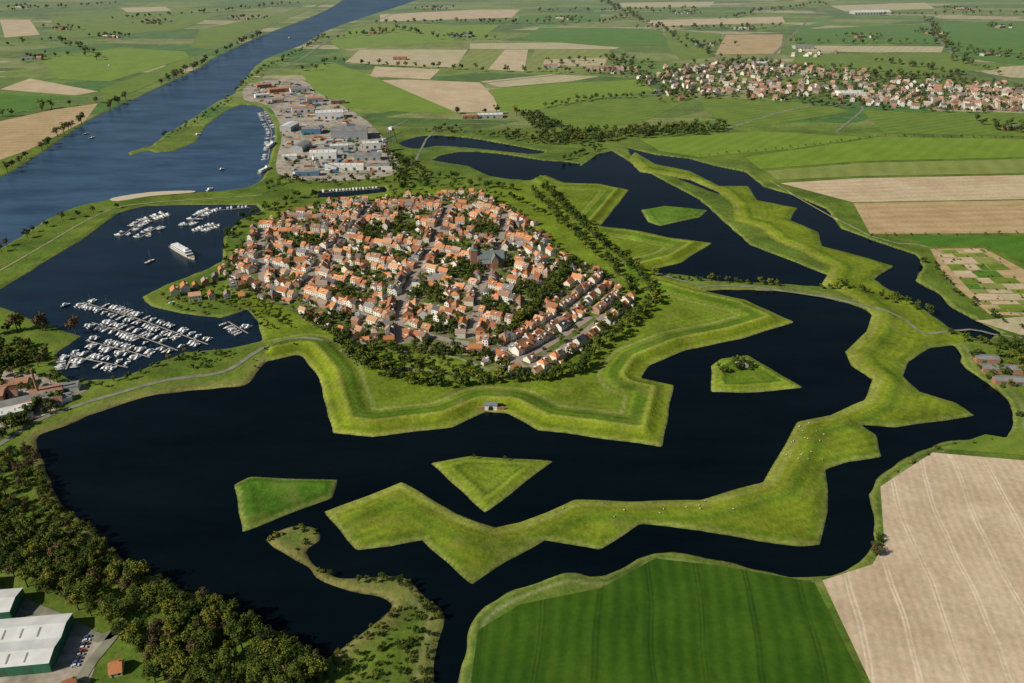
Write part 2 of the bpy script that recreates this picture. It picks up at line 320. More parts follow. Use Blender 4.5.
fields=[
('soil',[(822,582),(872,566),(884,545),(880,488),(932,454),(1024,462),(1110,472),(1250,780),(915,780)]),
('crop',[(470,690),(478,632),(520,606),(600,590),(655,560),(718,567),(814,584),(862,683),(905,780),(462,780)]),
('soil2',[(780,184),(860,179),(1024,176),(1160,175),(1160,200),(1024,200),(852,203)]),
('soil3',[(853,204),(1024,201),(1160,201),(1160,234),(1024,234),(870,235)]),
('g2',[(905,237),(1160,236),(1160,262),(1024,262),(985,246),(925,247)]),
('soil4',[(975,322),(1020,318),(1100,318),(1100,345),(1020,336)]),
('soil3',[(930,250),(983,249),(1060,290),(1075,318),(990,316),(946,280)]),
('soil2',[(380,81),(405,80),(480,83),(507,112),(457,113)]),
('soil3',[(715,55),(726,35),(783,35),(780,54)]),
('soil3',[(-80,140),(0,122),(50,111),(98,104),(85,122),(30,150),(-80,190)]),
('soil2',[(0,90),(30,79),(98,92),(75,96)]),
('soil2',[(0,20),(30,20),(40,35),(5,38)]),
('soil4',[(345,63),(360,50),(420,50),(398,66)]),
('soil4',[(398,66),(420,50),(468,50),(455,68)]),
('g3',[(455,68),(470,50),(505,50),(488,70)]),
('soil2',[(488,70),(505,50),(528,50),(524,72)]),
('g3',[(524,72),(535,50),(610,50),(604,72)]),
('soil4',[(545,60),(608,58),(604,66),(542,67)]),
('soil4',[(470,44),(560,43),(620,48),(615,49.6),(470,49.6)]),
('soil2',[(375,67),(440,70),(430,80),(370,77)]),
('soil4',[(550,75),(600,77),(570,82),(500,88),(480,82)]),
('soil2',[(380,15),(475,10),(520,10),(512,18),(380,22)]),
('soil2',[(645,21),(782,17),(785,23),(650,27)]),
('soil4',[(790,46),(945,47),(952,53),(800,52)]),
('soil4',[(965,70),(1024,66),(1100,66),(1100,82),(1010,78)]),
('soil4',[(830,6),(925,3),(935,9),(845,12)]),
('soil4',[(620,3),(715,2),(710,7),(622,8)]),
('soil4',[(120,8),(165,7),(172,11),(128,13)]),
('g1',[(300,72),(330,62),(375,78),(440,106),(455,114),(410,113),(350,108),(315,92)]),
('g1',[(500,112),(490,90),(560,84),(640,80),(655,92),(590,100),(540,110)]),
('g4',[(535,112),(600,100),(700,96),(665,112),(640,124),(565,134)]),
('g1',[(640,140),(700,136),(760,132),(830,136),(870,138),(790,150),(700,158),(660,152)]),
('g4',[(700,98),(760,100),(830,106),(850,112),(760,128),(725,126),(705,112)]),
('g1',[(745,158),(800,150),(880,138),(1024,140),(1160,142),(1160,158),(1024,158),(860,162),(760,170)]),
('g3',[(765,172),(860,164),(1024,160),(1160,160),(1160,173),(1024,174),(860,177),(778,181)]),
('g4',[(860,110),(930,114),(1160,118),(1160,140),(1024,137),(885,134)]),
('g2',[(795,30),(930,24),(1160,18),(1160,60),(1024,66),(940,56),(945,44),(795,44)]),
('g4',[(800,54),(950,54),(1000,70),(900,76),(790,64)]),
('g2',[(540,28),(610,28),(660,30),(670,46),(600,46),(520,40)]),
('g1',[(330,42),(352,28),(420,26),(500,25),(480,40),(400,46),(340,50)]),
('g4',[(665,30),(722,34),(710,58),(680,60),(668,48)]),
('g4',[(50,18),(110,12),(220,15),(180,30),(60,40)]),
('g1',[(40,60),(120,48),(185,52),(190,58),(110,82),(60,80)]),
('g4',[(100,90),(190,58),(200,62),(140,90),(105,103)]),
('g2',[(0,95),(70,98),(40,108),(0,118),(-80,130),(-80,100)]),
('g4',[(200,30),(300,10),(325,4),(300,14),(250,33),(215,50),(190,48)]),
('g2',[(520,16),(600,14),(600,22),(515,24)]),
('g4',[(985,436),(1008,440),(1040,420),(1100,420),(1100,465),(1010,456),(935,450),(962,444)]),
]
def lerp(a,b_,t): return (a[0]+(b_[0]-a[0])*t,a[1]+(b_[1]-a[1])*t)
ar=random.Random(4); t0=0.01
while t0<0.97:
    t1=min(t0+ar.uniform(0.04,0.12),0.98); s0=0.02
    while s0<0.9:
        s1=min(s0+ar.uniform(0.12,0.45),0.98)
        L0,L1=lerp((931,251),(990,316),t0),lerp((931,251),(990,316),t1-.008); R0,R1=lerp((983,249.5),(1075,317),t0),lerp((983,249.5),(1075,317),t1-.008)
        k=ar.choice(['g4','g1','g4','soil4','soil2','g3','none','none','g2'])
        if k!='none': fields.append((k,[lerp(L0,R0,s0),lerp(L0,R0,s1-.012),lerp(L1,R1,s1-.012),lerp(L1,R1,s0)]))
        s0=s1
    t0=t1
for i,(k,p) in enumerate(fields):
    sheet('ploughed_field' if k.startswith('soil') else 'grass_field',GP(p),LAND+0.08+0.006*i,FM[k])
# ---------------------------------------------------------------- surfaces
def simple(name,c,rough=0.8,spec=0.3,var=0.15,sc=0.5):
    m,nt,b=newmat(name,rough,spec); P=pos(nt)
    rgb=N(nt,'ShaderNodeRGB'); rgb.outputs[0].default_value=(*c,1)
    nt.links.new(scalec(nt,rgb.outputs[0],maprange(nt,noise(nt,sc,4,P),0.3,0.7,1-var,1+var)),b.inputs['Base Color']); return m
asphalt=simple('asphalt',(0.10,0.10,0.10),0.9); lane=simple('country_lane',(0.19,0.19,0.14),0.9,0.2,0.35,0.1); paving=simple('brick_paving',(0.29,0.24,0.20),0.9)
sand=simple('sand',(0.5,0.42,0.3),0.95)
gravel=simple('gravel_path',(0.22,0.23,0.12),0.95,0.2,0.35,0.1)
def patchy(name,stops,sc,fine=0.4):
    m,nt,b=newmat(name,0.95,0.1); P=pos(nt)
    nt.links.new(scalec(nt,ramp(nt,noise(nt,sc,5,P,0.65),stops),maprange(nt,noise(nt,fine,3,P),0.3,0.7,0.7,1.2)),b.inputs['Base Color']); return m
courts=patchy('town_gardens_and_courts',[(0.3,(0.05,0.09,0.015)),(0.47,(0.11,0.16,0.022)),(0.55,(0.17,0.16,0.08)),(0.68,(0.27,0.23,0.18))],1/14,0.6)
yard=patchy('concrete_yard',[(0.3,(0.12,0.12,0.06)),(0.42,(0.27,0.24,0.19)),(0.55,(0.40,0.35,0.28)),(0.7,(0.22,0.20,0.17))],1/35,0.2)
TOWN=GP([(228,285),(222,265),(262,222),(330,203),(400,197),(470,193),(510,207),(548,240),(575,262),(612,275),(628,300),(590,345),(545,378),(500,372),(430,352),(400,355),(335,335),(290,312)])
sheet('town_ground',TOWN,LAND+0.05,courts)
sheet('shipyard_ground',smooth(GP([(250,84),(300,80),(325,97),(368,122),(390,150),(400,170),(380,178),(330,182),(285,178),(276,165),(282,132),(268,106),(244,100)]),n=3),LAND+0.06,yard)
sheet('industrial_yard',GP([(-80,560),(0,588),(75,622),(105,642),(88,690),(60,760),(-80,760)]),LAND+0.06,yard)
sheet('factory_yard',smooth(GP([(-60,385),(20,372),(60,385),(90,388),(60,408),(30,422),(-60,445)]),n=3),LAND+0.05,yard)
sheet('sandy_shore',smooth(GP([(112,199),(150,193),(190,191.5),(192,193.5),(150,197),(118,202)]),n=3),LAND+0.1,sand)
for nm,pl,w,mt in [('town_road',[(30,426),(60,413),(110,397),(170,381),(225,373),(262,350),(300,341),(330,345)],4.5,lane),
 ('country_road',[(-60,480),(0,446),(30,426)],5,lane),
 ('country_road',[(0,596),(60,620),(100,640),(118,632),(80,683),(60,760)],6,lane),
 ('field_path',[(1100,345),(1010,338),(970,330),(925,335),(905,322),(872,309),(820,297),(750,288),(700,286),(655,274)],3.2,lane),
 ('country_road',[(255,80),(300,60),(340,35),(400,12),(450,-4)],7,lane),
 ('country_road',[(412,170),(440,128),(520,126),(560,136)],4,lane),
 ('country_road',[(725,130),(800,108),(860,106),(1024,112),(1160,116)],6,lane),
 ('country_road',[(640,78),(700,70),(760,64),(800,28),(830,2)],8,lane),
 ('country_road',[(480,84),(600,72),(640,78)],7,lane),
 ('country_road',[(600,0),(660,30),(720,60)],8,lane),
 ('country_road',[(925,20),(960,62),(1024,84)],8,lane),
 ('country_road',[(0,112),(60,102),(110,96),(160,72),(210,52),(330,0)],7,lane),
 ('country_road',[(0,46),(80,42),(200,36),(300,8)],7,lane),
 ('country_road',[(835,133),(860,113),(862,106)],5,lane),
 ('field_path',[(770,182),(870,237),(935,250),(1000,300),(1024,318)],3,gravel),
 ('dyke_path',[(0,272),(45,246),(90,220),(130,206),(220,199),(262,196)],3,gravel),
 ('park_path',[(340,352),(380,368),(430,372),(480,378),(520,378)],3,gravel),
 ('park_path',[(395,375),(440,356),(490,372)],3,gravel)]:
    ribbon(nm,smooth(GP(pl),False,3),w,mt)
# ---------------------------------------------------------------- houses
def rnd_mat(name,stops,mul,tex=1.2,rough=0.85):
    m,nt,b=newmat(name,rough,0.2); oi=N(nt,'ShaderNodeObjectInfo')
    r=math_(nt,'FRACT',math_(nt,'MULTIPLY',oi.outputs['Random'],mul))
    c=ramp(nt,r,stops,'CONSTANT'); P=pos(nt)
    c=scalec(nt,c,maprange(nt,noise(nt,tex,4,P,0.7),0.25,0.75,0.7,1.22))
    r2=math_(nt,'FRACT',math_(nt,'MULTIPLY',oi.outputs['Random'],mul*13.7))
    c=scalec(nt,c,maprange(nt,r2,0,1,0.70,1.14))
    nt.links.new(haze_tint(nt,c),b.inputs['Base Color']); return m
roof=rnd_mat('clay_roof_tiles',[(0,(0.50,0.20,0.080)),(0.24,(0.56,0.25,0.11)),(0.44,(0.38,0.15,0.07)),(0.56,(0.27,0.16,0.11)),(0.66,(0.56,0.32,0.18)),(0.76,(0.36,0.26,0.20)),(0.84,(0.20,0.19,0.19)),(0.93,(0.11,0.11,0.12))],1.0)
roofv=rnd_mat('village_roof_tiles',[(0,(0.36,0.16,0.10)),(0.3,(0.28,0.17,0.12)),(0.5,(0.42,0.24,0.16)),(0.66,(0.17,0.15,0.15)),(0.85,(0.45,0.36,0.28))],1.0)  # less saturated tile colours, painting distance haze into the village roofs
wall=rnd_mat('house_wall',[(0,(0.78,0.75,0.67)),(0.42,(0.70,0.62,0.48)),(0.66,(0.34,0.18,0.12)),(0.82,(0.42,0.29,0.2))],7.31,3)
glass,_,bb=newmat('window_glass',0.1,0.5); bb.inputs['Base Color'].default_value=(0.03,0.035,0.045,1)
white=simple('white_paint',(0.74,0.73,0.69),0.5); doorm=simple('door_paint',(0.05,0.12,0.07),0.5); chim=simple('chimney_brick',(0.3,0.14,0.1))
slate=simple('slate_roof',(0.15,0.18,0.17),0.6,0.3,0.2,1.0); brick=simple('red_brick',(0.32,0.17,0.11),0.9,0.2,0.2,1.5)
HM=[wall,roof,glass,white,doorm,chim]; HV=[wall,roofv,glass,white,doorm,chim]
def house(w,dp,he,hr,kind,seed,mats=HM):
    r=random.Random(seed); b_=MB(); hw=w/2; hd=dp/2
    b_.box(-hw,hw,-hd,hd,-0.5,he,0)
    if kind=='par': b_.gable(-hw,hw,-hd,hd,he,hr)
    elif kind=='perp':
        t=MB(); t.gable(-hd,hd,-hw,hw,he,hr)
        for f,mi in zip(t.f,t.m): b_.face([(-t.v[i][1],t.v[i][0],t.v[i][2]) for i in f],mi)
    else:
        o=0.35; k=hd*0.8
        a=[(-hw-o,-hd-o,he),(hw+o,-hd-o,he),(hw+o,hd+o,he),(-hw-o,hd+o,he)]; rx=max(hw-k,0.4)
        p,q_=(-rx,0,hr),(rx,0,hr)
        b_.face([a[0],a[1],q_,p],1); b_.face([a[2],a[3],p,q_],1); b_.face([a[1],a[2],q_],1); b_.face([a[3],a[0],p],1)
    nwin=max(2,int(w/2.6))
    for fl in range(int(he/2.6)):
        for i in range(nwin):
            xc=-hw+(i+0.5)*w/nwin; z0=0.8+fl*2.6
            for s_ in (-1,1):
                yy=s_*(hd+0.03); yf=s_*(hd+0.015)
                if fl==0 and i==0 and s_==-1:
                    q1=[(xc-0.5,yy,0),(xc+0.5,yy,0),(xc+0.5,yy,2.2),(xc-0.5,yy,2.2)]; b_.face(q1,4); continue
                q0=[(xc-0.7,yf,z0-0.12),(xc+0.7,yf,z0-0.12),(xc+0.7,yf,z0+1.52),(xc-0.7,yf,z0+1.52)]
                q1=[(xc-0.55,yy,z0),(xc+0.55,yy,z0),(xc+0.55,yy,z0+1.4),(xc-0.55,yy,z0+1.4)]
                if s_>0: q0=q0[::-1]; q1=q1[::-1]
                b_.face(q0,3); b_.face(q1,2)
    cx=hw-0.6 if kind!='hip' else 0.8
    b_.box(cx-0.4,cx+0.4,-0.4,0.4,hr-1.2,hr+0.9,5)
    if kind=='par' and r.random()<0.6:
        zz=he+(hr-he)*0.3; yd=-hd+0.3*hd
        b_.box(-1.0,1.0,yd-0.4,yd+2.2,he+0.2,zz+1.4,3); b_.face([(-0.8,yd-0.43,zz),(0.8,yd-0.43,zz),(0.8,yd-0.43,zz+1.1),(-0.8,yd-0.43,zz+1.1)],2)
    if r.random()<0.4:
        b_.box(-hw+0.4,hw*0.3,hd+0.02,hd+3.6,-0.5,2.8,0); b_.face([(-hw+0.2,hd+0.05,2.85),(hw*0.3+0.2,hd+0.05,2.85),(hw*0.3+0.2,hd+3.8,2.83),(-hw+0.2,hd+3.8,2.83)],1)
    return b_.mesh('house_%s'%kind,mats)
hs=[];hv=[]
for i in range(16):
    r=random.Random(i*3+1); w=r.choice([5.6,6.2,6.6,7.4,9.5,12]); dp=r.uniform(7.5,9.8); he=r.choice([2.9,4.4,5.2,5.4,6.2]); kind=['par','par','perp','hip'][i%4] if w<9 else 'par'
    hr=he+(dp if kind!='perp' else w)*0.40
    hs.append((house(w,dp,he,hr,kind,i),w))
    if i<8: hv.append(house(w+1,dp,min(he,5.4),min(he,5.4)+(dp if kind!='perp' else w)*0.42,kind,i,HV))
small=[house(r_,d_,2.6,2.6+d_*0.4,'par',50+k) for k,(r_,d_) in enumerate([(6,4.6),(4.5,4),(8,4.6)])]
def inpoly(p,poly):
    x,y=p; c=False; n=len(poly)
    for i in range(n):
        ax,ay=poly[i]; bx,by=poly[i-1]
        if (ay>y)!=(by>y) and x<(bx-ax)*(y-ay)/(by-ay)+ax: c=not c
    return c
def dseg(p,a,b_):
    ex,ey=b_[0]-a[0],b_[1]-a[1]; t=max(0,min(1,((p[0]-a[0])*ex+(p[1]-a[1])*ey)/(ex*ex+ey*ey+1e-9)))
    return math.hypot(p[0]-a[0]-t*ex,p[1]-a[1]-t*ey)
streets=[[(232,270),(262,285),(315,300),(370,318),(430,337),(470,345)],
[(236,258),(320,280),(400,300),(470,318),(520,330)],
[(245,243),(330,258),(410,272),(480,290),(530,303)],
[(262,230),(345,238),(420,250),(470,262),(545,280)],
[(285,217),(370,222),(450,232),(520,245),(552,262)],
[(335,206),(410,208),(470,210),(530,228)],
[(300,300),(322,258),(345,238),(372,205)],[(262,285),(262,230)],
[(400,345),(402,300),(430,250),(450,205)],[(470,340),(482,290),(500,245),(505,215)],
[(500,352),(555,322),(605,282)],[(525,372),(580,338),(624,298)],[(505,368),(550,345),(590,318)],[(440,348),(500,352),(525,372)]]
SW=[smooth(GP(s),False,3) for s in streets]
CH=G(492,266)
occ={}
def near(p,r):
    cx,cy=int(p[0]//12),int(p[1]//12)
    for i in range(cx-2,cx+3):
        for j in range(cy-2,cy+3):
            for q_ in occ.get((i,j),()):
                if math.hypot(p[0]-q_[0],p[1]-q_[1])<r: return True
    return False
def reg(p): occ.setdefault((int(p[0]//12),int(p[1]//12)),[]).append(p)
SP=[(k,a,b_,(a[0]+b_[0])/2,(a[1]+b_[1])/2,math.hypot(b_[0]-a[0],b_[1]-a[1])/2) for k,s in enumerate(SW) for a,b_ in zip(s[:-1],s[1:])]
def sdist(p,skip=None):
    best=99
    for k,a,b_,mx,my,hl in SP:
        if k==skip: continue
        if math.hypot(p[0]-mx,p[1]-my)-hl>best: continue
        best=min(best,dseg(p,a,b_))
    return best
e=empty('town_streets')
for i,s in enumerate(SW): ribbon('street',s,7.5,paving,lift=0.12+0.01*i,parent=e)
GPX=[[(395,380),(385,348),(440,342),(500,372),(480,390)],[(444,275),(468,260),(484,270),(472,286),(452,288)],[(360,230),(380,226),(388,240),(366,245)],[(560,268),(580,262),(520,335),(500,338)],[(478,250),(517,254),(512,277),(476,277)],[(326,314),(356,318),(347,334),(318,326)],[(420,288),(446,294),(440,306),(414,300)],[(300,238),(322,240),(318,252),(292,248)],[(520,286),(545,290),(535,302),(512,298)],[(340,286),(372,294),(362,304),(332,296)],[(486,300),(512,308),(504,322),(480,314)],[(395,222),(420,224),(418,236),(392,234)],[(440,322),(466,330),(458,342),(430,334)],[(478,226),(500,230),(494,242),(472,238)]]
GARD=[GP(g) for g in GPX]
def ingard(p): return any(inpoly(p,g) for g in GARD)
nh=0
for k,s in enumerate(SW):
    for a,b_ in zip(s[:-1],s[1:]):
        L=math.hypot(b_[0]-a[0],b_[1]-a[1])
        if L<6: continue
        dx,dy=(b_[0]-a[0])/L,(b_[1]-a[1])/L; ang=math.atan2(dy,dx)
        for side in (1,-1):
            t=0.0
            while t<L-3:
                mesh,w=random.choice(hs)
                if random.random()<0.10: t+=8; continue
                o=8.9+random.uniform(-0.3,0.9); c=t+w/2
                p=(a[0]+dx*c-dy*side*o,a[1]+dy*c+dx*side*o)
                t+=w+0.06
                if abs(hgt(*p)-LAND)>0.1 or sdist(p,k)<7.5 or sdist(p)<6.5 or near(p,5.8) or ingard(p): continue
                put('brick_house',mesh,p[0],p[1],None,ang+(0 if side>0 else math.pi),(1,1,random.uniform(0.85,1.1))); reg(p); nh+=1
def ndir(p):
    best=1e9
    for k,a,b_,mx,my,hl in SP:
        d=dseg(p,a,b_)
        if d<best: best=d; an=math.atan2(b_[1]-a[1],b_[0]-a[0])
    return an
TB=np.array(TOWN)
def rp():
    while True:
        p=(random.uniform(TB[:,0].min(),TB[:,0].max()),random.uniform(TB[:,1].min(),TB[:,1].max()))
        if inpoly(p,TOWN): return p
c=0
for i in range(1700):
    p=rp()
    if near(p,9.0) or sdist(p)<9 or abs(hgt(*p)-LAND)>0.1 or ingard(p): continue
    if random.random()<0.68: put('garden_house',random.choice(small),p[0],p[1],None,ndir(p)+random.choice([0,math.pi/2]),random.uniform(0.9,1.2))
    else: put('brick_house',random.choice(hs)[0],p[0],p[1],None,ndir(p)+random.choice([0,math.pi/2]),1)
    reg(p); nh+=1; c+=1
    if c>230: break
print('houses',nh,c)
for (u,v) in [(176,296),(186,292),(196,289),(206,286),(216,281),(222,274),(196,301),(212,299),(228,299),(242,298),(234,290),(246,286)]:
    p=G(u,v); put('quay_house',random.choice(hs)[0],*p,None,random.choice([0.35,0.5,2.0]),1.0); reg(p)
cb=MB(); cb.box(-20,16,-7,7,-.5,12,0); cb.gable(-20,16,-7,7,12,21,1,0); cb.box(-18,14,-12,-7.02,-.5,7,0); cb.box(-18,14,7.02,12,-.5,7,0)
cb.face([(-18.3,-12.4,7),(14.3,-12.4,7),(14.3,-7.03,11),(-18.3,-7.03,11)],1); cb.face([(14.3,12.4,7),(-18.3,12.4,7),(-18.3,7.03,11),(14.3,7.03,11)],1)
cb.box(-2,7,-15,15,-.5,11.5,0)
t=MB(); t.gable(-15,15,-2,7,11.5,19,1,0)
for f,mi in zip(t.f,t.m): cb.face([(t.v[i][1],-t.v[i][0],t.v[i][2]) for i in f],mi)
cb.cone(16,0,-.5,11,6.5,6.5,8,0); cb.cone(16,0,11.05,19,7,0.1,8,1)
cb.box(-29,-20.02,-4.5,4.5,-.5,23,0); cb.frustum(-29.4,-19.6,-4.9,4.9,23,25,1,1.5,1.5); cb.cone(-24.5,0,25,34,3.2,0.05,8,1)
for i in range(7):
    for s_ in (-1,1):
        q_=[(-16+i*4.6,s_*12.03,2),(-14+i*4.6,s_*12.03,2),(-14+i*4.6,s_*12.03,5.5),(-15+i*4.6,s_*12.03,6.6),(-16+i*4.6,s_*12.03,5.5)]
        cb.face(q_ if s_<0 else q_[::-1],2)
put('church',cb.mesh('church',[brick,slate,glass]),*CH,None,0.15,0.85)
gb=MB(); gb.box(-5,5,-3,3,-1,5,0); gb.gable(-5,5,-3,3,5,6.6,1,0); gb.box(-5.3,5.3,-3.4,-3.03,4.5,4.9,3)
gb.face([(-2,-3.05,0)]+[(2*math.cos(math.pi-a_*math.pi/8),-3.05,2.0+2*math.sin(a_*math.pi/8)) for a_ in range(9)]+[(2,-3.05,0)],2)  # flat dark face paints the shade of the arch opening, no glazing there
for s_ in (-1,1): gb.box(min(s_*5.02,s_*11),max(s_*5.02,s_*11),-3,-1.8,-1,3.0,3)
put('town_gate',gb.mesh('gate',[white,slate,glass,brick]),*G(491,409),0.6,0,1)
# ---------------------------------------------------------------- trees
def leafmat(name,stops):
    m,nt,b=newmat(name,0.8,0.15); oi=N(nt,'ShaderNodeObjectInfo'); P=pos(nt)
    f=math_(nt,'ADD',math_(nt,'MULTIPLY',oi.outputs['Random'],0.75),math_(nt,'MULTIPLY',noise(nt,0.4,2,P),0.3))
    c=ramp(nt,f,stops); c=scalec(nt,c,maprange(nt,noise(nt,2.2,2,P),0.3,0.7,0.65,1.3))
    nt.links.new(haze_tint(nt,c),b.inputs['Base Color']); return m
leaf=leafmat('green_foliage',[(0.1,(0.032,0.055,0.010)),(0.35,(0.06,0.09,0.013)),(0.6,(0.095,0.125,0.017)),(0.82,(0.16,0.17,0.022)),(1,(0.21,0.205,0.03))])
leafd=leafmat('dark_foliage',[(0.1,(0.024,0.045,0.008)),(0.5,(0.048,0.078,0.011)),(0.85,(0.08,0.11,0.015)),(1,(0.13,0.145,0.02))])
leafb=leafmat('budding_foliage',[(0.1,(0.08,0.055,0.028)),(0.5,(0.13,0.09,0.04)),(1,(0.15,0.13,0.045))])
leafw=leafmat('blossom',[(0,(0.35,0.36,0.26)),(1,(0.5,0.5,0.40))])
bark=simple('bark',(0.09,0.07,0.05))
def tree(h,r,ncl,nl,ls,seed,mat,cz=0.6,ch=0.38):
    R=random.Random(seed); b_=MB()
    b_.cone(0,0,-0.5,h*0.55,0.035*h,0.014*h,6,1)
    for c in range(ncl):
        th=R.uniform(0,2*math.pi); ph=math.acos(R.uniform(-0.85,1)); k=R.uniform(0.35,0.9)
        x=r*k*math.sin(ph)*math.cos(th); y=r*k*math.sin(ph)*math.sin(th); zz=h*cz+h*ch*0.85*math.cos(ph)*k
        rc=r*R.uniform(0.26,0.46)
        if c<5: b_.cone(0,0,h*0.28,zz,0.014*h,0.004*h,4,1,x,y)
        for _ in range(nl):
            dz=R.uniform(-1,1); a=R.uniform(0,2*math.pi); s=math.sqrt(1-dz*dz); d=Vector((s*math.cos(a),s*math.sin(a),dz))
            p=Vector((x,y,zz))+Vector((d.x,d.y,d.z*0.8))*rc*R.uniform(0.6,1.15)
            n=(d+Vector((R.uniform(-.7,.7),R.uniform(-.7,.7),R.uniform(-.3,.9)))).normalized()
            t1=n.cross(Vector((R.uniform(-1,1),R.uniform(-1,1),R.uniform(-1,1)))).normalized(); t2=n.cross(t1)
            s1=ls*R.uniform(0.6,1.2); s2=s1*R.uniform(0.6,1)
            b_.face([p-t1*s1,p+t2*s2,p+t1*s1,p-t2*s2],0)
    return b_.mesh('tree',[mat,bark])
NEAR=[tree(10.5+i*0.8,3.8+0.35*(i%3),16,55,0.40,100+i,leaf if i!=2 else leafd) for i in range(6)]+[tree(12,3.8,16,40,0.36,120,leafb)]
MID=[tree(10+i,4.0+0.4*(i%3),11,22,0.75,200+i,leafd if i<3 else leaf) for i in range(5)]
LIT=[tree(8+i,3.6,10,22,0.6,300+i,leaf) for i in range(2)]
BRN=[tree(13,4.8,12,26,0.6,220+i,leafb) for i in range(2)]
BUSH=[tree(3.2,2.4,7,20,0.5,260+i,leaf,0.45,0.4) for i in range(3)]
BLO=[tree(7,4,11,30,0.5,280,leafw)]
def trow(name,pl,step,jit,lo,hi,kinds):
    e=empty(name); pts=resample(GP(pl),1.0); last=None
    for i in range(0,len(pts),1):
        if last and math.hypot(pts[i][0]-last[0],pts[i][1]-last[1])<step*random.uniform(0.75,1.3): continue
        last=pts[i]; p=(last[0]+random.gauss(0,jit),last[1]+random.gauss(0,jit)); zz=hgt(*p)
        if zz<0.5: continue
        put('tree',random.choice(kinds),p[0],p[1],zz-0.2,random.uniform(0,6.3),random.uniform(lo,hi),e)
def tfill(name,poly,n,lo,hi,kinds,avoid=0,street=0):
    e=empty(name); W=GP(poly); P_=np.array(W); c=0; k=0
    while c<n and k<n*12:
        k+=1; p=(random.uniform(P_[:,0].min(),P_[:,0].max()),random.uniform(P_[:,1].min(),P_[:,1].max()))
        if not inpoly(p,W): continue
        if avoid and (near(p,avoid)): continue
        if street and sdist(p)<street: continue
        zz=hgt(*p)
        if zz<0.5: continue
        put('tree',random.choice(kinds),p[0],p[1],zz-0.2,random.uniform(0,6.3),random.uniform(lo,hi),e); c+=1
        if avoid: reg(p)
tfill('woodland',[(-60,515),(0,520),(40,538),(85,552),(125,575),(170,596),(210,606),(240,622),(280,642),(318,668),(325,760),(180,760),(150,665),(118,640),(100,626),(75,612),(0,575),(-60,560)],520,0.65,1.3,NEAR)
tfill('shore_bushes',[(50,480),(64,505),(92,532),(128,565),(180,594),(217,603),(245,620),(300,648),(290,660),(210,612),(120,580),(60,540),(40,500)],160,0.25,0.75,NEAR)
tfill('woodland',[(-60,462),(0,458),(36,450),(46,480),(52,505),(40,535),(-60,525)],150,0.5,1.05,NEAR+NEAR[-1:]*2)
tfill('orchard',[(322,680),(332,664),(377,630),(398,610),(425,605),(440,620),(430,683),(428,740),(320,740)],200,0.18,0.42,NEAR[:5])
trow('tree_row',[(330,578),(370,583),(400,584),(425,606),(440,622)],4,1.5,0.25,0.6,NEAR)
trow('tree_row',[(300,565),(325,586),(352,594),(384,600),(396,611),(372,632),(330,664)],6,1.2,0.2,0.45,NEAR)
trow('reed_bushes',[(270,541),(297,529),(312,533),(300,552),(325,578)],3.5,1.2,0.5,1.1,BUSH)
trow('tree_row',[(845,535),(858,530),(872,540),(868,555),(850,556)],5,2.5,0.6,0.95,NEAR)
trow('tree_row',[(872,530),(880,545),(874,560)],7,2,0.5,0.8,NEAR)
trow('shrubs',[(1010,430),(1015,415),(1005,395),(980,375)],14,2,0.8,1.6,BUSH)
trow('shrubs',[(470,610),(510,590),(560,573),(600,577),(650,556)],26,2,0.5,1.1,BUSH)
trow('shrubs',[(880,480),(905,466),(930,452),(962,444),(1004,440)],18,2,0.5,1.2,BUSH)
trow('tree_row',[(-30,342),(0,335),(30,330),(50,332)],11,2,1.0,1.5,BRN+MID)
for u,v in [(76,334),(43,332),(18,332),(-4,336)]: put('budding_tree',random.choice(BRN),*G(u,v),None,0,1.7)
tfill('woodland',[(-40,350),(20,345),(50,352),(48,368),(0,372),(-40,380)],80,0.6,1.1,MID+BRN)
tfill('tree_group',[(0,425),(40,405),(65,398),(60,412),(30,425),(0,445)],40,0.6,1.0,MID)
tfill('tree_group',[(0,372),(60,380),(60,392),(0,400)],22,0.5,1.0,MID+BRN)
trow('tree_row',[(64,388),(110,385),(150,372),(175,357)],10,3,0.4,0.8,MID)
tfill('garden_trees',[(178,354),(225,352),(238,358),(215,370),(178,371)],34,0.3,0.6,MID+LIT)
trow('tree_row',[(250,378),(262,352),(300,346)],16,2,0.3,0.5,LIT)
trow('tree_row',[(165,300),(185,313),(235,322),(256,335)],9,2,0.4,0.8,MID)
tfill('garden_trees',[(170,300),(240,280),(262,300),(300,335),(262,330),(240,312),(190,312)],60,0.35,0.75,MID+LIT,6)
trow('tree_row',[(8,172),(28,160),(75,128),(98,116),(125,102),(155,90),(185,74),(215,58),(262,35)],26,4,1.2,2.0,MID+BRN)
trow('tree_row',[(0,255),(60,220),(120,208)],28,5,0.8,1.3,MID+BRN)
trow('tree_row',[(160,140),(190,126),(220,108),(232,98)],15,4,0.5,0.9,MID)
trow('tree_row',[(236,92),(262,72),(300,52),(325,36)],24,6,0.7,1.2,MID)
TP=[(228,285),(222,265),(262,222),(330,203),(400,197),(470,193),(510,207),(548,240),(575,262),(612,275),(628,300),(590,345),(545,378),(500,372),(430,352),(400,355),(335,335),(290,312)]
for g in GPX[1:]:
    if g is GPX[4]: continue
    W_=np.array(GP(g)); area=0.5*abs(sum(W_[i][0]*W_[i-1][1]-W_[i-1][0]*W_[i][1] for i in range(len(W_))))
    tfill('park_trees',g,int(area/55),0.55,1.05,MID+LIT,0,4)
tfill('churchyard_trees',[(474,250),(518,254),(515,278),(474,278)],16,0.5,0.8,MID)
tfill('town_trees',TP,620,0.55,1.0,MID+LIT,5.6,5)
trow('tree_row',[(210,258),(232,232),(262,212),(300,200),(345,193),(400,190),(440,186)],8,5,0.7,1.2,MID)
